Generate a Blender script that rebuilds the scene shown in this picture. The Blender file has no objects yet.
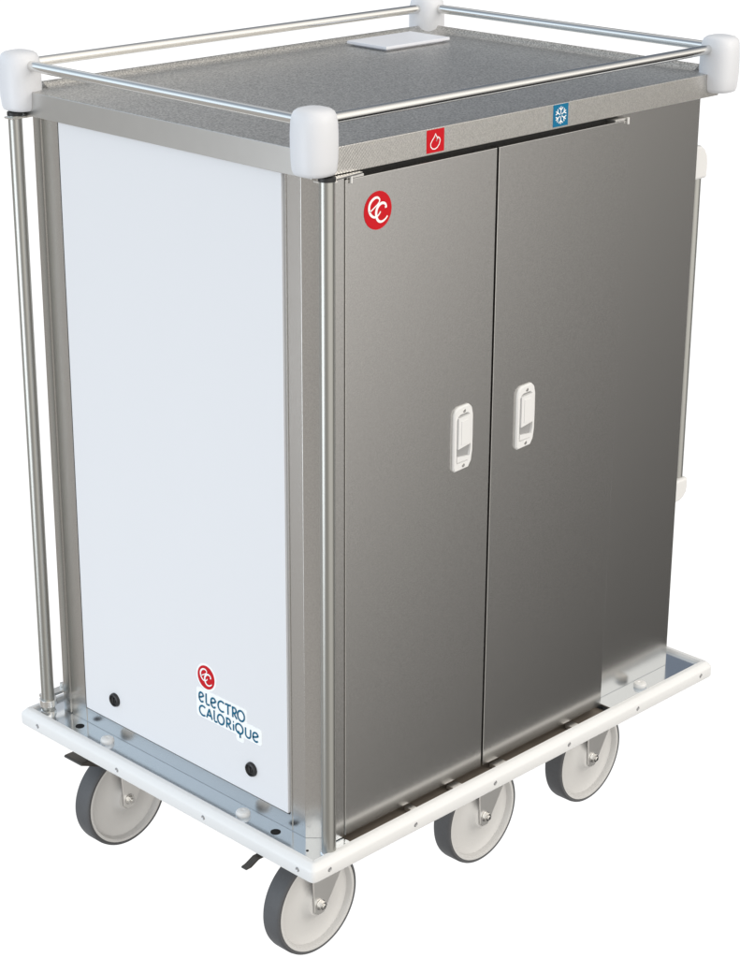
import bpy, bmesh, math
from mathutils import Vector, Matrix
PI = math.pi
scene = bpy.context.scene
COL = scene.collection

# ------------------------------------------------------------------ materials
def nodes(m):
    m.use_nodes = True
    return m.node_tree.nodes, m.node_tree.links

def mat(name, col, rough=.4, metal=0., bump=0., bscale=200., stretch=(1, 1, 1), var=0., rvar=0., spec=None,
        coat=0., vscale=6.):
    m = bpy.data.materials.new(name)
    n, l = nodes(m)
    b = n['Principled BSDF']
    b.inputs['Base Color'].default_value = (*col, 1)
    b.inputs['Roughness'].default_value = rough
    b.inputs['Metallic'].default_value = metal
    if spec is not None: b.inputs['Specular IOR Level'].default_value = spec
    if coat: b.inputs['Coat Weight'].default_value = coat
    tc = n.new('ShaderNodeTexCoord')
    mp = n.new('ShaderNodeMapping'); mp.inputs['Scale'].default_value = stretch
    l.new(tc.outputs['Object'], mp.inputs['Vector'])
    if bump:
        t = n.new('ShaderNodeTexNoise'); t.inputs['Scale'].default_value = bscale; t.inputs['Detail'].default_value = 3
        l.new(mp.outputs[0], t.inputs['Vector'])
        bp = n.new('ShaderNodeBump'); bp.inputs['Strength'].default_value = bump; bp.inputs['Distance'].default_value = .001
        l.new(t.outputs['Fac'], bp.inputs['Height']); l.new(bp.outputs[0], b.inputs['Normal'])
    if var or rvar:
        t2 = n.new('ShaderNodeTexNoise'); t2.inputs['Scale'].default_value = vscale; t2.inputs['Detail'].default_value = 6
        l.new(mp.outputs[0], t2.inputs['Vector'])
        if var:
            mx = n.new('ShaderNodeMix'); mx.data_type = 'RGBA'
            mx.inputs[6].default_value = tuple(c * (1 - var) for c in col) + (1,)
            mx.inputs[7].default_value = tuple(min(1, c * (1 + var)) for c in col) + (1,)
            l.new(t2.outputs['Fac'], mx.inputs[0]); l.new(mx.outputs[2], b.inputs['Base Color'])
        if rvar:
            mr = n.new('ShaderNodeMapRange')
            mr.inputs[3].default_value = rough - rvar; mr.inputs[4].default_value = rough + rvar
            l.new(t2.outputs['Fac'], mr.inputs[0]); l.new(mr.outputs[0], b.inputs['Roughness'])
    return m

def embossed(name, col, rough, strength, scale, con=.18, wv=.0):
    """fine linen-embossed stainless sheet: two crossed wave fields at 45 degrees plus grain"""
    m = bpy.data.materials.new(name)
    n, l = nodes(m)
    b = n['Principled BSDF']
    b.inputs['Metallic'].default_value = 1; b.inputs['Roughness'].default_value = rough
    tc = n.new('ShaderNodeTexCoord')
    sp = n.new('ShaderNodeSeparateXYZ'); l.new(tc.outputs['Object'], sp.inputs[0])
    def mth(op, a, b):
        q = n.new('ShaderNodeMath'); q.operation = op
        for i_, v_ in enumerate((a, b)):
            if v_ is None: continue
            if isinstance(v_, (int, float)): q.inputs[i_].default_value = v_
            else: l.new(v_, q.inputs[i_])
        return q.outputs[0]
    vv = mth('ADD', sp.outputs[1], sp.outputs[2]); k = 2 * PI / .0062
    s1 = mth('SINE', mth('MULTIPLY', sp.outputs[0], k), None)
    s2 = mth('SINE', mth('MULTIPLY', vv, k), None)
    weave = mth('MULTIPLY', mth('MULTIPLY', s1, s2), wv)
    t = n.new('ShaderNodeTexNoise'); t.inputs['Scale'].default_value = scale; t.inputs['Detail'].default_value = 2
    l.new(tc.outputs['Object'], t.inputs['Vector'])
    ad = n.new('ShaderNodeMath'); ad.operation = 'ADD'
    l.new(weave, ad.inputs[0]); l.new(t.outputs['Fac'], ad.inputs[1])
    bp = n.new('ShaderNodeBump'); bp.inputs['Strength'].default_value = strength; bp.inputs['Distance'].default_value = .0012
    l.new(ad.outputs[0], bp.inputs['Height']); l.new(bp.outputs[0], b.inputs['Normal'])
    mr = n.new('ShaderNodeMix'); mr.data_type = 'RGBA'
    mr.inputs[6].default_value = tuple(c * (1 - con) for c in col) + (1,); mr.inputs[7].default_value = tuple(min(1, c * (1 + con)) for c in col) + (1,)
    cr = n.new('ShaderNodeMapRange'); cr.inputs[1].default_value = .36; cr.inputs[2].default_value = .64
    l.new(t.outputs['Fac'], cr.inputs[0]); l.new(cr.outputs[0], mr.inputs[0]); l.new(mr.outputs[2], b.inputs['Base Color'])
    return m

STEEL = mat('satin_stainless', (.605, .595, .578), .22, 1, bump=.05, bscale=1100, var=.13, rvar=.03, vscale=420)
POST = mat('column_stainless', (.64, .61, .57), .30, 1, bump=.06, bscale=900, stretch=(1, 1, .03), var=.02)
TUBE = mat('tube_stainless', (.76, .755, .74), .15, 1)
POSTM = mat('post_stainless', (.42, .42, .395), .33, 1, bump=.04, bscale=900)
LIDM = embossed('embossed_stainless', (.57, .56, .54), .36, .30, 340, .32)
FASCIA = embossed('linen_stainless', (.60, .585, .56), .33, .13, 520, .13, 1.0)
LIDSIDE = mat('lid_side_stainless', (.58, .575, .56), .34, 1, bump=.06, bscale=700, var=.03, vscale=40)
DECK = mat('deck_stainless', (.84, .89, .94), .16, 1, bump=.04, bscale=300, var=.03)
BUMPER = mat('bumper_plastic', (.78, .785, .785), .38, 0, bump=.15, bscale=500, var=.02)
CAPM = mat('cap_plastic', (.72, .73, .76), .42, 0, bump=.08, bscale=700, var=.01)
PANEL = mat('white_laminate', (.765, .775, .80), .36, 0, bump=.03, bscale=500, var=.006)
HANDLE = mat('handle_plastic', (.77, .77, .765), .38)
RUBBER = mat('grey_rubber', (.088, .090, .095), .62, 0, bump=.3, bscale=400, var=.15, vscale=30)
RIM = mat('rim_nylon', (.635, .63, .62), .33, 0, bump=.1, bscale=200, var=.04, vscale=18)
ZINC = mat('zinc_fork', (.80, .79, .77), .38, 1, var=.06, vscale=20)
BOLT = mat('bolt_steel', (.78, .77, .75), .2, 1)
BLACK = mat('black_plastic', (.012, .012, .013), .45)
HOLE = mat('dark_hole', (.004, .004, .005), .9)
RED = mat('sign_red', (.56, .008, .016), .5, spec=.15)
BLUE = mat('sign_blue', (.006, .16, .31), .5, spec=.15)
INK = mat('ink_teal', (.006, .125, .225), .5, spec=.1)
WHITE = mat('vinyl_white', (.93, .95, .95), .4)
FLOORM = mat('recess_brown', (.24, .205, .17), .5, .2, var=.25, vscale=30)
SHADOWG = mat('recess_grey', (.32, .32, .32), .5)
GASK_SHADE = mat('gasket_shade_black', (.006, .006, .006), .7)  # panel gasket, and the painted shade behind the door gaps
PEDAL = mat('pedal_dark', (.07, .066, .06), .35, .6)

# ------------------------------------------------------------------ helpers
def link(name, bm, mats, parent=None, smooth=True, bevel=0., segs=2, angle=35):
    me = bpy.data.meshes.new(name)
    bmesh.ops.recalc_face_normals(bm, faces=bm.faces)
    bm.to_mesh(me); bm.free()
    for m in (mats if isinstance(mats, (list, tuple)) else [mats]): me.materials.append(m)
    o = bpy.data.objects.new(name, me); COL.objects.link(o)
    if parent: o.parent = parent
    if smooth:
        for p in me.polygons: p.use_smooth = True
        me.set_sharp_from_angle(angle=math.radians(angle))
    if bevel:
        md = o.modifiers.new('bevel', 'BEVEL'); md.width = bevel; md.segments = segs; md.limit_method = 'ANGLE'
        md.angle_limit = math.radians(30)
        md.harden_normals = True
    return o

def box(bm, a, b, mi=0):
    vs = [bm.verts.new((x, y, z)) for x in (a[0], b[0]) for y in (a[1], b[1]) for z in (a[2], b[2])]
    for f in ((0, 1, 3, 2), (4, 6, 7, 5), (0, 4, 5, 1), (2, 3, 7, 6), (0, 2, 6, 4), (1, 5, 7, 3)):
        bm.faces.new([vs[i] for i in f]).material_index = mi

def prism(bm, pts, ax, lo, hi, mi=0):
    """polygon pts (2D) extruded along axis ax"""
    def P(p, t):
        return {'z': (p[0], p[1], t), 'y': (p[0], t, p[1]), 'x': (t, p[0], p[1])}[ax]
    a = [bm.verts.new(P(p, lo)) for p in pts]; b = [bm.verts.new(P(p, hi)) for p in pts]
    bm.faces.new(a).material_index = mi; bm.faces.new(b[::-1]).material_index = mi
    n = len(pts)
    for i in range(n):
        bm.faces.new((a[i], b[i], b[(i + 1) % n], a[(i + 1) % n])).material_index = mi

def lathe(bm, prof, M, n=48, mi=0, flat=None):
    """prof = [(r, h)] turned about local z, placed by matrix M; mi may be a list per band"""
    rings = []
    for r, h in prof:
        if r < 1e-6: rings.append([bm.verts.new(M @ Vector((0, 0, h)))])
        else:
            rings.append([bm.verts.new(M @ Vector((r * math.cos(2 * PI * k / n), r * math.sin(2 * PI * k / n), h))) for k in range(n)])
    for i in range(len(rings) - 1):
        A, B = rings[i], rings[i + 1]
        m_ = mi[i] if isinstance(mi, (list, tuple)) else mi
        for k in range(n):
            q = (k + 1) % n
            if len(A) == 1 and len(B) == 1: continue
            if len(A) == 1: f = bm.faces.new((A[0], B[k], B[q]))
            elif len(B) == 1: f = bm.faces.new((A[k], B[0], A[q]))
            else: f = bm.faces.new((A[k], B[k], B[q], A[q]))
            f.material_index = m_

def axis_m(p, d):
    d = Vector(d).normalized()
    return Matrix.Translation(Vector(p)) @ d.to_track_quat('Z', 'Y').to_matrix().to_4x4()

def cyl(bm, a, b, r, n=32, mi=0, ch=0.):
    a = Vector(a); b = Vector(b); L = (b - a).length
    pr = [(0, 0), (r - ch, 0), (r, ch), (r, L - ch), (r - ch, L), (0, L)] if ch else [(0, 0), (r, 0), (r, L), (0, L)]
    lathe(bm, pr, axis_m(a, b - a), n, mi)

def arc(cx, cy, rx, ry, a0, a1, n=14):
    return [(cx + rx * math.cos(math.radians(a0 + (a1 - a0) * i / n)), cy + ry * math.sin(math.radians(a0 + (a1 - a0) * i / n))) for i in range(n + 1)]

def rrect(x0, y0, x1, y1, r, n=6):
    p = []
    for cx, cy, a in ((x1 - r, y0 + r, -90), (x1 - r, y1 - r, 0), (x0 + r, y1 - r, 90), (x0 + r, y0 + r, 180)):
        p += arc(cx, cy, r, r, a, a + 90, n)
    return p

def ribbon(bm, pts, w, frame, h, mi=0, closed=False):
    """flat stroke of width w along pts (u,v); frame(u,v,h)->world; h height above the surface.
    w may be a function of t in 0..1"""
    P = [Vector(p) for p in pts]; n = len(P); L = []; R = []
    for i in range(n):
        if closed: d = (P[(i + 1) % n] - P[i - 1])
        else: d = P[min(i + 1, n - 1)] - P[max(i - 1, 0)]
        if d.length < 1e-9: d = Vector((1, 0))
        d.normalize(); nn = Vector((-d.y, d.x)); t = i / (n - 1)
        ww = (w(t) if callable(w) else w) / 2
        L.append(bm.verts.new(frame(*(P[i] + nn * ww), h))); R.append(bm.verts.new(frame(*(P[i] - nn * ww), h)))
    for i in range(n if closed else n - 1):
        j = (i + 1) % n
        bm.faces.new((L[i], R[i], R[j], L[j])).material_index = mi

def slab(bm, pts, frame, h, mi=0):
    a = [bm.verts.new(frame(u, v, 0)) for u, v in pts]; b = [bm.verts.new(frame(u, v, h)) for u, v in pts]
    bm.faces.new(b).material_index = mi
    for i in range(len(pts)):
        j = (i + 1) % len(pts); bm.faces.new((a[i], b[i], b[j], a[j])).material_index = mi

# ------------------------------------------------------------------ the trolley
W, D = 1.0, .708
ZL0, ZL1 = 1.1444, 1.1867
cart = bpy.data.objects.new('meal_trolley', None); COL.objects.link(cart)
cart.location = (0, 0, 0)
cart['label'] = 'tall stainless steel meal trolley with two doors, white side panel, top rails and grey wheels'
cart['category'] = 'trolley'

# cabinet shell
bm = bmesh.new()
shell = [(0, .022), (.022, 0), (.979, 0), (1.0, .021), (1.0, .694), (.986, .708), (.014, .708), (0, .694)]
prism(bm, shell, 'z', 0.0, ZL0 + .01)
cab = link('cabinet', bm, STEEL, cart, bevel=.0005)

bm = bmesh.new()   # raised seams of the corner columns on the side face
for y0, y1 in ((.6225, .6245), (.0535, .0555)):
    box(bm, (-.0012, y0, .002), (.001, y1, ZL0))
box(bm, (-.0015, .6715, .002), (.001, .6735, ZL0))
link('column_seam', bm, STEEL, cab)
bm = bmesh.new()
box(bm, (-.0015, .6175, .030), (.001, .6225, ZL0))
box(bm, (-.0015, .0605, .0305), (.001, .6175, .0335))
link('panel_gasket', bm, GASK_SHADE, cab)

# side panel
bm = bmesh.new(); prism(bm, [(.0605, .0335), (.6175, .0335), (.6175, ZL0 + .002), (.0605, ZL0 + .002)], 'x', -.0042, .001)
panel = link('side_panel', bm, PANEL, cart, bevel=.0010)
for y, z in ((.5278, .0819), (.1514, .0838)):
    bm = bmesh.new()
    lathe(bm, [(0, .0045), (.0045, .0045), (.0055, .003), (.0085, .003), (.0100, .0062), (.0122, .0052), (.0134, .002), (.0134, 0)],
          axis_m((-.0042, y, z), (-1, 0, 0)), 32)
    box(bm, (-.0100, y - .0012, z - .005), (-.0082, y + .0012, z + .005))
    link('screw', bm, BLACK, panel)

# ---- lettering
def frame_side(u, v, h): return (-.0042 - h, -u, v)          # u runs to the right as seen (-y), v up
E_ = [[(.02, .42), (.9, .62)] , arc(.5, .5, .46, .5, 14, 320, 22)]
def art_e():
    a = [(.08, .40), (.5, .52), (.86, .70)] + arc(.50, .66, .38, .34, 10, 175, 10) + arc(.52, .46, .42, .46, 180, 318, 12)
    return [a]
GL = {
 'e': (art_e(), .95),
 'L': ([[(.22, 1.05), (.2, .5), (.2, .1)], [(.2, .06), (.55, -.02), (.95, .06)]], .62),
 'C': ([arc(.62, .5, .52, .5, 52, 306, 22)], 1.05),
 'T': ([[(.5, .98), (.5, 0)], [(.02, .93), (.3, .98), (.7, .98), (.98, 1.04)]], .8),
 'R': ([[(.16, 1.0), (.16, 0)], [(.02, .96)] + arc(.45, .73, .38, .27, 90, -90, 12) + [(.2, .46)], [(.42, .46), (.65, .2), (.98, -.02)]], .85),
 'O': ([arc(.5, .5, .46, .5, 0, 360, 28)], 1.12),
 'A': ([[(.04, 0), (.5, 1.0)], [(.5, 1.0), (.94, 0)], [(.2, .34), (.78, .30)]], .9),
 'i': ([[(.5, .68), (.5, 0)], [(.38, .93), (.62, .93)]], .35),
 'Q': ([arc(.5, .5, .46, .5, 0, 360, 28), [(.34, .22), (.6, .0), (.6, -.42)]], 1.12),
 'U': ([[(.10, .98), (.10, .35)] + arc(.48, .34, .38, .34, 180, 350, 12) + [(.88, .98)]], .98),
}
def word(bm, items, base, frame, H0, stroke, h0):
    """items: (char, u0, u1, height scale)"""
    k = 0
    for ch, u0, u1, s in items:
        st, _ = GL[ch]
        for pl in st:
            pts = [(u0 + p[0] * (u1 - u0), base + p[1] * H0 * s) for p in pl]
            k += 1
            ribbon(bm, pts, stroke, frame, h0 + .00004 * (k % 5))

U = lambda px: -.2877 + (px - 140) * .000352
bm = bmesh.new()
slab(bm, [(-.2665 + .0262 * math.cos(t * PI / 24), .2195 + .0262 * math.sin(t * PI / 24)) for t in range(48)], frame_side, .0004)
slab(bm, rrect(-.2935, .1615, -.1620, .1940, .005), frame_side, .0006)
slab(bm, rrect(-.2935, .1375, -.1240, .1690, .006), frame_side, .0008)
slab(bm, rrect(-.190, .126, -.1700, .142, .005), frame_side, .0005)
stick = link('logo_sticker', bm, WHITE, panel, smooth=False)
bm = bmesh.new()
slab(bm, [(-.2665 + .0222 * math.cos(t * PI / 24), .2195 + .0222 * math.sin(t * PI / 24)) for t in range(48)], frame_side, .0009)
link('logo_disc', bm, RED, panel, smooth=False)
bm = bmesh.new()
word(bm, [('e', U(140), U(182), .92), ('L', U(190), U(226), 1.0), ('e', U(230), U(275), .92), ('C', U(282), U(334), 1),
          ('T', U(338), U(384), 1), ('R', U(390), U(428), 1), ('O', U(430), U(484), 1)], .1678, frame_side, .0195, .0034, .0013)
word(bm, [('C', U(140), U(192), 1), ('A', U(197), U(243), 1), ('L', U(250), U(281), 1.08), ('O', U(280), U(332), 1), ('R', U(344), U(384), 1),
          ('i', U(388), U(412), 1), ('Q', U(414), U(472), 1), ('U', U(484), U(532), 1), ('e', U(538), U(586), .92)], .1420, frame_side, .0185, .0034, .0013)
link('lettering', bm, INK, panel, smooth=False)

def emblem(bm, cu, cv, R, frame, h):
    px = lambda x, y: (cu + R * (x - 405) / 198, cv + R * ((450 - y) / 298 - .14 * (x - 405) / 198))
    e = [(288, 478), (350, 412), (410, 345), (432, 295), (415, 258), (380, 248), (335, 275), (295, 330), (275, 400), (280, 470), (305, 530), (350, 562), (395, 545), (430, 495), (440, 465)]
    c = [(525, 405), (520, 365), (495, 335), (455, 335), (415, 370), (385, 430), (375, 500), (385, 570), (410, 615), (445, 630), (485, 612), (520, 575), (542, 535)]
    def sm(pts):
        for _ in range(2):
            q = [pts[0]]
            for a, b in zip(pts, pts[1:]):
                q += [(a[0] * .75 + b[0] * .25, a[1] * .75 + b[1] * .25), (a[0] * .25 + b[0] * .75, a[1] * .25 + b[1] * .75)]
            pts = q + [pts[-1]]
        return pts
    ribbon(bm, [px(*p) for p in sm(e)], lambda t: R * (.075 + .075 * math.sin(PI * min(1, max(0, (t - .2) / .7)))), frame, h)
    ribbon(bm, [px(*p) for p in sm(c)], lambda t: R * (.085 + .075 * math.sin(PI * min(1, t * 1.1))), frame, h + .00006)
    ribbon(bm, [px(x, y) for x, y in ((513, 378), (516, 395), (518, 412))], R * .13, frame, h + .0001)
bm = bmesh.new(); emblem(bm, -.2665, .2195, .0222, frame_side, .0012)
link('logo_monogram', bm, WHITE, panel, smooth=False)

# ------------------------------------------------------------------ doors
YD = -.0244
def frame_front(u, v, h): return (u, YD - h, v)
def handle_mesh(cx, cz):
    bm = bmesh.new()
    w, hh = .0235, .0575
    # base plate with slanted top and bottom, rounded
    out = [(-w, -hh + .004), (-w + .004, -hh), (w - .010, -hh + .002), (w - .003, -hh + .012), (w, -hh + .030), (w + .0005, 0),
           (w, hh - .018), (w - .003, hh - .006), (w - .010, hh), (-w + .012, hh - .001), (-w + .004, hh - .005), (-w, hh - .013)]
    def ring(s, h): return [bm.verts.new((cx + p[0] * s[0], YD - h, cz + p[1] * s[1])) for p in out]
    A = ring((1, 1), -.0005); B = ring((1, 1), .0024); C = ring((.93, .968), .0048); Dv = ring((.74, .77), .0050)
    n = len(out)
    for X, Y in ((A, B), (B, C), (C, Dv)):
        for i in range(n): bm.faces.new((X[i], X[(i + 1) % n], Y[(i + 1) % n], Y[i]))
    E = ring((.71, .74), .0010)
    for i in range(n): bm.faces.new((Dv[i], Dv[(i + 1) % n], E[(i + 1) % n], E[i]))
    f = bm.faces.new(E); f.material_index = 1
    # paddle
    prism(bm, [(cx - .0150, cz - .017), (cx + .0150, cz - .012), (cx + .0150, cz + .0405), (cx - .0150, cz + .0380)], 'y', YD - .0072, YD - .0008)
    box(bm, (cx - .0085, YD - .0082, cz - .010), (cx + .0085, YD - .0070, cz + .032))
    prism(bm, [(cx - .0155, cz - .041), (cx + .0155, cz - .041), (cx + .0155, cz - .034), (cx - .0155, cz - .031)], 'y', YD - .0050, YD - .0008)
    for dz in (-.0485, .0485):
        cyl(bm, (cx, YD - .0042, cz + dz), (cx, YD - .0058, cz + dz), .0036, 16, 2, .0006)
        box(bm, (cx - .0006, YD - .0062, cz + dz - .0026), (cx + .0006, YD - .0055, cz + dz + .0026), 1)
    return bm
for x0, x1, hx in ((.0495, .3950, .3235), (.4000, .7405, .4840)):
    bm = bmesh.new(); box(bm, (x0, YD, .0035), (x1, -.0035, 1.1365))
    d = link('door', bm, STEEL, cart, bevel=.0009, segs=2)
    link('handle', handle_mesh(hx, .656), [HANDLE, SHADOWG, BOLT], d, bevel=.0009)
    if x0 < .1:
        bm = bmesh.new()
        slab(bm, [(.1190 + .0303 * math.cos(t * PI / 32), 1.0785 + .0303 * math.sin(t * PI / 32)) for t in range(64)], frame_front, .0005)
        link('logo_disc', bm, RED, d, smooth=False)
        bm = bmesh.new(); emblem(bm, .1190, 1.0785, .0303, frame_front, .0008)
        link('logo_monogram', bm, WHITE, d, smooth=False)
    hxx = (x0 + .004, x0 + .040) if x0 < .1 else (x1 - .038, x1 - .003)
    bm = bmesh.new(); box(bm, (hxx[0], YD + .001, 1.1368), (hxx[1], -.004, 1.1405))
    cx = hxx[0] + .006 if x0 < .1 else hxx[1] - .004
    cyl(bm, (cx, YD - .002, 1.1300), (cx, YD - .002, 1.1420), .0028, 20, 0, .0005)
    link('hinge', bm, ZINC, d, bevel=.0005)
bm = bmesh.new(); box(bm, (.0225, -.0228, .0008), (.0491, -.0002, 1.1395))
link('corner_strip', bm, STEEL, cart, bevel=.0015)
bm = bmesh.new(); box(bm, (.056, -.0036, .0045), (.733, -.0002, ZL0 - .0005))  # black slab painting in the shade of the cavity behind the door gaps
link('door_gap_shade', bm, GASK_SHADE, cart)

# ------------------------------------------------------------------ lid
LX0, LX1, LY0, LY1 = -.0129, 1.0109, -.016, .7098
bm = bmesh.new()
box(bm, (LX0, LY0, ZL0), (LX1, LY1, ZL1))
for f in bm.faces:
    f.normal_update(); c = f.calc_center_median()
    f.material_index = 1 if c.y < LY0 + 1e-4 else (2 if c.x < LX0 + 1e-4 else 0)
lid = link('lid', bm, [LIDM, FASCIA, LIDSIDE], cart, bevel=.0012, segs=2)
bm = bmesh.new()   # raised lip along the far long edge and the far short edge
def lip(p0, p1, inward):
    a = Vector(p0); b = Vector(p1); n = Vector(inward)
    prof = [(-.001, -.001), (-.001, .0085), (.003, .0105), (.006, .0100), (.012, .0045), (.020, .0012), (.028, -.0008)]
    A = [bm.verts.new((a.x + n.x * s, a.y + n.y * s, ZL1 + h)) for s, h in prof]
    B = [bm.verts.new((b.x + n.x * s, b.y + n.y * s, ZL1 + h)) for s, h in prof]
    for i in range(len(prof) - 1): bm.faces.new((A[i], B[i], B[i + 1], A[i + 1]))
    bm.faces.new(A); bm.faces.new(B[::-1])
lip((.030, LY1 - .004), (.985, LY1 - .004), (0, -1))
lip((LX1 - .004, .024), (LX1 - .004, .690), (-1, 0))
link('lip', bm, LIDM, lid)
YL = LY0
def frame_lid(u, v, h): return (u, YL - h, v)
bm = bmesh.new(); slab(bm, [(.2357, 1.1480), (.2760, 1.1480), (.2760, 1.1846), (.2357, 1.1846)], frame_lid, .0005)
s1 = link('hot_sign', bm, RED, lid, smooth=False)
bm = bmesh.new()
def fl(x, y): return (.2558 + (x - 345) * .000168, 1.1663 + (690 - y) * .000100 + (x - 345) * .000030)
fo = [(345, 575), (352, 610), (368, 650), (360, 690), (352, 700), (372, 668), (378, 645), (400, 675), (408, 715), (395, 770), (370, 805), (340, 818), (305, 800), (280, 755), (277, 705), (300, 660), (328, 620)]
ribbon(bm, [fl(*p) for p in fo], .0017, frame_lid, .0008, closed=True)
link('flame_symbol', bm, WHITE, lid, smooth=False)
bm = bmesh.new(); slab(bm, [(.5430, 1.1480), (.5818, 1.1480), (.5818, 1.1852), (.5430, 1.1852)], frame_lid, .0005)
link('cold_sign', bm, BLUE, lid, smooth=False)
bm = bmesh.new(); sx, sz = .5624, 1.1666
k = 0
for a in range(0, 360, 60):
    ca, sa = math.sin(math.radians(a)), math.cos(math.radians(a))
    P = lambda r, s: (sx + ca * r + sa * s, sz + sa * r - ca * s)
    k += 1
    ribbon(bm, [P(.0024, 0), P(.0150, 0)], .0018, frame_lid, .0008 + k * .00002)
    ribbon(bm, [P(.0130, .0052), P(.0086, 0), P(.0130, -.0052)], .0020, frame_lid, .00095 + k * .00002)
link('snowflake_symbol', bm, WHITE, lid, smooth=False)
# white plate lying on the lid
bm = bmesh.new(); prism(bm, [(.734, .560), (.913, .560), (.913, .668), (.734, .668)], 'z', ZL1 + .0035, ZL1 + .0095)
box(bm, (.745, .570, ZL1 - .001), (.903, .658, ZL1 + .004))
link('label_plate', bm, mat('plate_white', (.78, .80, .86), .35), cart, bevel=.0015)

# ------------------------------------------------------------------ corner caps, rails, posts
def cap_mesh(cx, cy):
    bm = bmesh.new(); n = 64; rings = []
    prof = [(0, 1.1525), (.0255, 1.1525), (.0300, 1.1545), (.0322, 1.160), (.0338, 1.175), (.0345, 1.195), (.0345, 1.215), (.0336, 1.232),
            (.0318, 1.2420), (.0292, 1.2475), (.0245, 1.2510), (.017, 1.2530), (.008, 1.2538), (0, 1.254)]
    for r, z in prof:
        if r == 0: rings.append([bm.verts.new((cx, cy, z))]); continue
        R = []
        for k in range(n):
            t = 2 * PI * k / n; c, s = math.cos(t), math.sin(t); e = 2 / 2.35
            R.append(bm.verts.new((cx + r * math.copysign(abs(c) ** e, c), cy + r * math.copysign(abs(s) ** e, s), z)))
        rings.append(R)
    for A, B in zip(rings, rings[1:]):
        for k in range(n):
            q = (k + 1) % n
            if len(A) == 1: bm.faces.new((A[0], B[k], B[q]))
            elif len(B) == 1: bm.faces.new((A[k], B[0], A[q]))
            else: bm.faces.new((A[k], B[k], B[q], A[q]))
    return bm
CAPS = [(-.010, -.0185), (-.0105, .7095), (1.0075, -.0165), (1.0045, .7095)]
for c in CAPS: link('corner_cap', cap_mesh(*c), CAPM, cart, angle=60)
ZR = 1.2302; RR = .0088
for a, b in (((-.010, .002), (-.010, .690)), ((.012, -.0125), (.990, -.0125)), ((.010, .706), (.985, .706)), ((1.0065, .005), (1.0065, .690))):
    bm = bmesh.new(); cyl(bm, (*a, ZR), (*b, ZR), RR, 32)
    link('top_rail', bm, TUBE, cart)
for (x, y), z0 in (((-.0041, -.0393), -.002), ((-.0287, .7054), -.0002)):
    bm = bmesh.new(); cyl(bm, (x, y, z0), (x, y, 1.150), .0122, 40)
    p = link('corner_post', bm, POSTM, cart)
    bm = bmesh.new(); lathe(bm, [(.0123, .007), (.0140, .006), (.0150, .002), (.0150, 0), (0, 0)], Matrix.Translation((x, y, z0)), 32)
    link('post_foot', bm, BOLT, p)
    bm = bmesh.new(); cyl(bm, (x, y, 1.1455), (x, y, 1.1512), .0136, 32)
    link('post_collar', bm, BLACK, p)
# steel clip tying the near post to the front, and the plate behind the far post
bm = bmesh.new(); prism(bm, [(-.012, -.048), (.010, -.048), (.020, -.034), (.085, -.0255), (.085, -.018), (-.012, -.018)], 'z', 1.1412, 1.1440)
link('post_clip', bm, BOLT, cart, bevel=.0005)
bm = bmesh.new()
box(bm, (-.044, .693, 1.1405), (.020, .716, 1.1438))
link('post_clip', bm, BOLT, cart, bevel=.0005)
bm = bmesh.new()
box(bm, (-.030, .7125, .024), (.036, .732, .030))
lathe(bm, [(.0125, .016), (.0165, .016), (.0165, .030), (.0125, .030)], Matrix.Translation((-.0287, .7054, 0)), 32)
cyl(bm, (.022, .727, .030), (.022, .727, .037), .006, 6)
link('post_bracket', bm, BOLT, cart, bevel=.0008)

# push handle on the far short side
bm = bmesh.new(); cyl(bm, (1.0420, .047, .365), (1.0420, .047, .990), .0120, 32)
ph = link('push_handle', bm, POSTM, cart)
for zt, s in ((1.012, 1), (.343, -1)):
    bm = bmesh.new()
    pts = [(.998, -.034), (1.056, -.034), (1.0565, -.006), (1.054, .010), (1.046, .022), (1.034, .030), (.998, .034)]
    prism(bm, [(x, zt + (z if s > 0 else -.72 * z + .010)) for x, z in pts], 'y', .028, .066)
    link('handle_bracket', bm, HANDLE, ph, bevel=.006, segs=4)

# ------------------------------------------------------------------ deck and bumper
IX0, IX1, IY0, IY1 = -.0463, 1.0331, -.0462, .7315
bm = bmesh.new()
# left strip, far strip, right strip, front strips (an opening is left under the doors)
box(bm, (IX0 + .0005, IY0 + .0005, -.003), (.046, .046, -.0002))
box(bm, (IX0 + .0005, .046, -.003), (.046, IY1 - .0005, -.0002))
box(bm, (.046, .660, -.003), (IX1 - .0005, IY1 - .0005, -.0002))
box(bm, (.752, IY0 + .0005, -.003), (IX1 - .0005, .660, -.0002))
deck = link('deck', bm, DECK, cart, smooth=False)
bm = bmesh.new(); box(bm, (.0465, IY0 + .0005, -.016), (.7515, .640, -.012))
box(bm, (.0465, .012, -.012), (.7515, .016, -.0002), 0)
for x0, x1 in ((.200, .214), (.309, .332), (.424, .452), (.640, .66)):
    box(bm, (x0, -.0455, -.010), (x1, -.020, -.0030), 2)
link('recess_tray', bm, [FLOORM, GASK_SHADE, ZINC], cart)
for x, y, r in ((-.0214, .618, .0085), (-.0223, .0728, .0090), (-.0260, -.0100, .0024)):
    bm = bmesh.new(); cyl(bm, (x, y, -.0002), (x, y, .0004), r, 32)
    link('drain_hole', bm, HOLE, deck)
for x, y in ((-.0244, .5314), (-.0241, .1544), (.8649, -.0235)):
    bm = bmesh.new()
    lathe(bm, [(0, .0085), (.0030, .0085), (.0040, .0100), (.0075, .0100), (.0112, .0088), (.0128, .0060), (.0132, .0025), (.0120, 0)], Matrix.Translation((x, y, -.0002)), 32)
    link('deck_stud', bm, HANDLE, deck)

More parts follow.
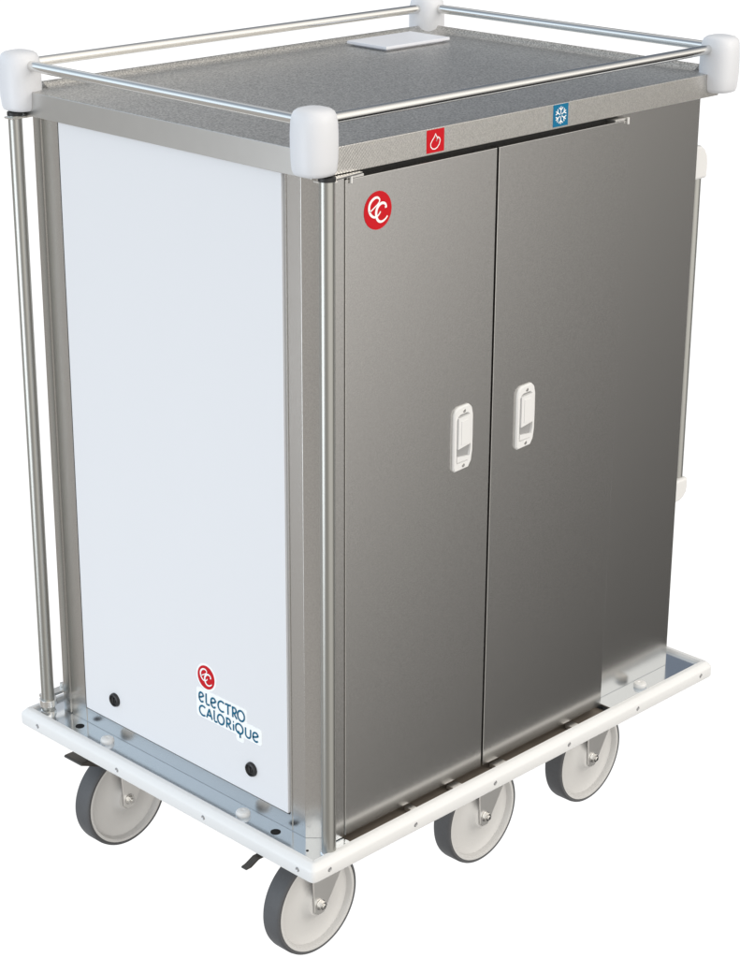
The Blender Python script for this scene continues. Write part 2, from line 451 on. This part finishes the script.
def sweep_frame(prof, x0, y0, x1, y1, r, seg=8):
    bm = bmesh.new(); ring = []
    corners = ((x1, y0, -90), (x1, y1, 0), (x0, y1, 90), (x0, y0, 180))
    path = []
    for cx, cy, a in corners:
        sx = -1 if cx == x1 else 1; sy = -1 if cy == y1 else 1
        for i in range(seg + 1):
            t = math.radians(a + 90 * i / seg); c_, s_ = math.cos(t), math.sin(t); path.append((cx + sx * r, cy + sy * r, math.copysign(abs(c_) ** .45, c_), math.copysign(abs(s_) ** .45, s_)))
    rings = []
    for px, py, nx, ny in path:
        rings.append([bm.verts.new((px + nx * max(r + o, .0), py + ny * max(r + o, .0), z)) for o, z in prof])
    n = len(rings); m = len(prof)
    for i in range(n):
        A, B = rings[i], rings[(i + 1) % n]
        for k in range(m):
            q = (k + 1) % m
            try: bm.faces.new((A[k], B[k], B[q], A[q]))
            except ValueError: pass
    return bm
prof = [(0, -.0265), (0, .0052), (.0008, .0062), (.0080, .0060), (.0100, .0052), (.0172, -.0020), (.0184, -.0042), (.0188, -.0065), (.0188, -.0235), (.0180, -.0255), (.0160, -.0265)]
bum = link('bumper', sweep_frame(prof, IX0, IY0, IX1, IY1, .0012), BUMPER, cart, angle=50)
for k in range(6):
    x = -.0265 + k * .2082 - (.004 if k == 5 else 0); bm = bmesh.new()
    lathe(bm, [(0, .0004), (.0022, .0004), (.0036, .0012), (.0046, .0002), (.0046, -.001)], axis_m((x, IY0 - .0186, -.0125), (0, -1, 0)), 20)
    link('bumper_screw', bm, mat('screw_grey', (.42, .42, .43), .35, .7) if k == 0 else bpy.data.materials['screw_grey'], bum)
for k in range(4):
    y = -.0268 + k * .2401; bm = bmesh.new()
    lathe(bm, [(0, .0004), (.0022, .0004), (.0036, .0012), (.0046, .0002), (.0046, -.001)], axis_m((IX0 - .0186, y, -.0125), (-1, 0, 0)), 20)
    link('bumper_screw', bm, bpy.data.materials['screw_grey'], bum)

# underside pan so that nothing shows through from below
bm = bmesh.new(); box(bm, (IX0 + .002, IY0 + .002, -.036), (IX1 - .002, IY1 - .002, -.0305))
link('underframe', bm, ZINC, cart)

# ------------------------------------------------------------------ castors
R0, WW, ZG = .0986, .0400, -.2723
def castor(x, y, ang, pedal):
    """axle along y; built at the origin of the swivel, then placed"""
    root_z = ZG + R0
    M = Matrix.Translation((x, y, root_z)) @ Matrix.Rotation(ang, 4, 'Z')
    face = WW / 2
    def A(px, py, pz): return M @ Vector((px, py, pz))
    bm = bmesh.new()
    # fork: crown plate, two cheeks
    def cheek(sy):
        y0 = sy * (face + .0030); y1 = sy * (face + .0062)
        pts = [(-.014, -.012), (-.006, -.020), (.008, -.020), (.014, -.012), (.060, .060), (.066, .085), (.066, .118), (-.020, .118), (-.018, .060)]
        a = [bm.verts.new(A(p[0], y0, p[1])) for p in pts]; b = [bm.verts.new(A(p[0], y1, p[1])) for p in pts]
        bm.faces.new(a); bm.faces.new(b[::-1])
        for i in range(len(pts)): bm.faces.new((a[i], b[i], b[(i + 1) % len(pts)], a[(i + 1) % len(pts)]))
    cheek(1); cheek(-1)
    def bx(a, b):
        vs = [bm.verts.new(A(X, Y, Z)) for X in (a[0], b[0]) for Y in (a[1], b[1]) for Z in (a[2], b[2])]
        for f in ((0, 1, 3, 2), (4, 6, 7, 5), (0, 4, 5, 1), (2, 3, 7, 6), (0, 2, 6, 4), (1, 5, 7, 3)): bm.faces.new([vs[i] for i in f])
    bx((-.020, -face - .0062, .110), (.066, face + .0062, .1185))
    T = M @ Matrix.Translation((.016, 0, .1185))
    lathe(bm, [(0, 0), (.030, 0), (.032, .004), (.028, .009), (.028, .016), (0, .016)], T, 32)
    bx((-.030, -.042, .1340), (.062, .042, .1372))
    f = link('castor', bm, ZINC, cart, bevel=.0012)
    # tyre and rim as lathes about y
    L = M @ Matrix.Rotation(PI / 2, 4, 'X')
    bm = bmesh.new(); h = face
    lathe(bm, [(R0 - .0080, -h + .0006), (R0 - .0030, -h), (R0 - .0008, -h + .0022), (R0, -h + .006), (R0, h - .006), (R0 - .0008, h - .0022), (R0 - .0030, h), (R0 - .0080, h - .0006)], L, 96)
    link('tyre', bm, RUBBER, f)
    bm = bmesh.new()
    side = [(R0 - .0075, h - .0002), (R0 - .0125, h - .0002), (R0 - .0140, h - .0020), (R0 - .0165, h - .0105), (R0 - .022, h - .0125), (.050, h - .0120), (.040, h - .0105),
            (.031, h - .0070), (.026, h - .0010), (.0225, h + .0018), (.012, h + .0020), (0, h + .0020)]
    full = side + [(r, -z) for r, z in side[::-1]]
    lathe(bm, full, L, 96)
    link('rim', bm, RIM, f)
    for sy in (-1, 1):
        bm = bmesh.new()
        for (r, a, b, n) in ((.0105, face + .0062, face + .0080, 28), (.0082, face + .0078, face + .0145, 6), (.0045, face + .0143, face + .0175, 16)):
            cyl(bm, A(0, sy * a, 0), A(0, sy * b, 0), r, n, 0, .0008 if n != 6 else 0.)
        link('axle_nut', bm, BOLT, f, bevel=.0006)
    if pedal == 'wide':
        bm = bmesh.new()
        pr = [(-.116, .118), (-.114, .122), (-.100, .122), (-.080, .121), (-.020, .120), (-.020, .108), (-.070, .098), (-.092, .108)]
        a = [bm.verts.new(A(p[0], -.030, p[1])) for p in pr]; b = [bm.verts.new(A(p[0], .022, p[1])) for p in pr]
        bm.faces.new(a); bm.faces.new(b[::-1])
        for i in range(len(pr)): bm.faces.new((a[i], b[i], b[(i + 1) % len(pr)], a[(i + 1) % len(pr)]))
        link('brake_pedal', bm, PEDAL, f, bevel=.0015)
    if pedal == 'thin':
        bm = bmesh.new()
        pr = [(-.158, .130), (-.156, .1325), (-.148, .134), (-.130, .142), (-.090, .142), (-.020, .122), (-.020, .117), (-.090, .138), (-.128, .138), (-.146, .130)]
        a = [bm.verts.new(A(p[0], -.007, p[1])) for p in pr]; b = [bm.verts.new(A(p[0], .007, p[1])) for p in pr]
        bm.faces.new(a); bm.faces.new(b[::-1])
        for i in range(len(pr)): bm.faces.new((a[i], b[i], b[(i + 1) % len(pr)], a[(i + 1) % len(pr)]))
        link('brake_pedal', bm, PEDAL, f, bevel=.0008)
castor(.0635, .0784, .0165, 'thin')
castor(.4992, .0784, .0178, None)
castor(.8274, .0816, .0215, None)
castor(.0596, .6066, .0170, 'wide')
castor(.4992, .6066, .0170, None)
castor(.8274, .6066, .0190, None)

# ------------------------------------------------------------------ lamps
def area(name, loc, target, size, power, col):
    ld = bpy.data.lights.new(name, 'AREA'); ld.shape = 'DISK'; ld.size = size; ld.energy = power; ld.color = col
    o = bpy.data.objects.new(name, ld); COL.objects.link(o); o.location = loc
    o.rotation_euler = (Vector(target) - Vector(loc)).to_track_quat('-Z', 'Y').to_euler()
    return o
area('fill_cool', (-2.9, 1.1, .05), (.0, .35, .3), 2.2, 37, (.86, .925, 1.0))  # unseen lamp, added to brighten the white side panel
area('fill_warm', (3.0, -6.2, 3.8), (.4, .0, .5), 2.6, 95, (1.0, .96, .90))  # unseen lamp, added to lift the white parts at the front

# ------------------------------------------------------------------ studio surround (world)
w = bpy.data.worlds.new('World'); scene.world = w; w.use_nodes = True
n = w.node_tree.nodes; l = w.node_tree.links
bg = n['Background']
tc = n.new('ShaderNodeTexCoord'); nz = n.new('ShaderNodeVectorMath'); nz.operation = 'NORMALIZE'
l.new(tc.outputs['Generated'], nz.inputs[0]); DIR = nz.outputs[0]
sp = n.new('ShaderNodeSeparateXYZ'); l.new(DIR, sp.inputs[0])
def lobe(axis, lo, hi):
    a = Vector(axis).normalized()
    d = n.new('ShaderNodeVectorMath'); d.operation = 'DOT_PRODUCT'; d.inputs[1].default_value = a; l.new(DIR, d.inputs[0])
    return rng(d.outputs['Value'], lo, hi)
def rng(sock, lo, hi):
    m = n.new('ShaderNodeMapRange'); m.interpolation_type = 'SMOOTHSTEP'
    m.inputs[1].default_value = lo; m.inputs[2].default_value = hi; l.new(sock, m.inputs[0]); return m.outputs[0]
def mix(f, a, b):
    m = n.new('ShaderNodeMix'); m.data_type = 'RGBA'; l.new(f, m.inputs[0])
    for s, v in ((6, a), (7, b)):
        if isinstance(v, tuple): m.inputs[s].default_value = (*v, 1)
        else: l.new(v, m.inputs[s])
    return m.outputs[2]
Z = sp.outputs['Z']
# unseen dark floor made up for the door reflections, brighter towards horizon and front
floor_dim = mix(rng(Z, -.58, .05), (.012, .012, .012), (.23, .222, .212))
floor_lit = mix(rng(Z, -.58, .05), (.74, .72, .69), (1.66, 1.61, 1.54))
floor = mix(lobe((-.2, -1, 0), .40, .69), floor_dim, floor_lit)
floor = mix(lobe((-1, .15, -.3), .25, .62), floor, (.47, .45, .425))
sky_side = mix(lobe((-.7, .7, .1), -.1, .7), (1.42, 1.36, 1.27), mix(rng(Z, .30, .70), (1.12, 1.30, 1.46), (.30, .35, .42)))
sky = mix(lobe((.95, .30, .25), .55, .95), sky_side, (.17, .195, .235))
allr = mix(rng(Z, -.03, .14), floor, sky)
up = n.new('ShaderNodeMath'); up.operation = 'SUBTRACT'; up.inputs[0].default_value = 1; l.new(rng(Z, -.06, .06), up.inputs[1])
bk = n.new('ShaderNodeMath'); bk.operation = 'MULTIPLY'; l.new(up.outputs[0], bk.inputs[0])
l.new(lobe((.66, .66, -.42), .56, .70), bk.inputs[1])      # pure white backdrop behind and below the trolley
back = bk.outputs[0]
l.new(mix(back, allr, (1.12, 1.12, 1.12)), bg.inputs[0])
bg.inputs[1].default_value = 1.0

# ------------------------------------------------------------------ camera
cam = bpy.data.cameras.new('camera'); co = bpy.data.objects.new('camera', cam); COL.objects.link(co)
C = Vector((-2.09393494, -2.20115065, 1.81115462)); fw = Vector((.66461031, .65788114, -.35423937))
r = Vector((.70475869, -.70943147, .00470954)); u = Vector((.24821024, .25278329, .93514292))
m = Matrix((r, u, -fw)).transposed().to_4x4(); m.translation = C
co.matrix_world = m
cam.sensor_fit = 'HORIZONTAL'; cam.sensor_width = 36; cam.lens = 36 * 2050.49 / 740
cam.clip_start = .05; cam.clip_end = 100
scene.camera = co
scene.view_settings.view_transform = 'Standard'; scene.view_settings.look = 'None'
scene.view_settings.exposure = 0; scene.view_settings.gamma = 1
scene.render.film_transparent = False
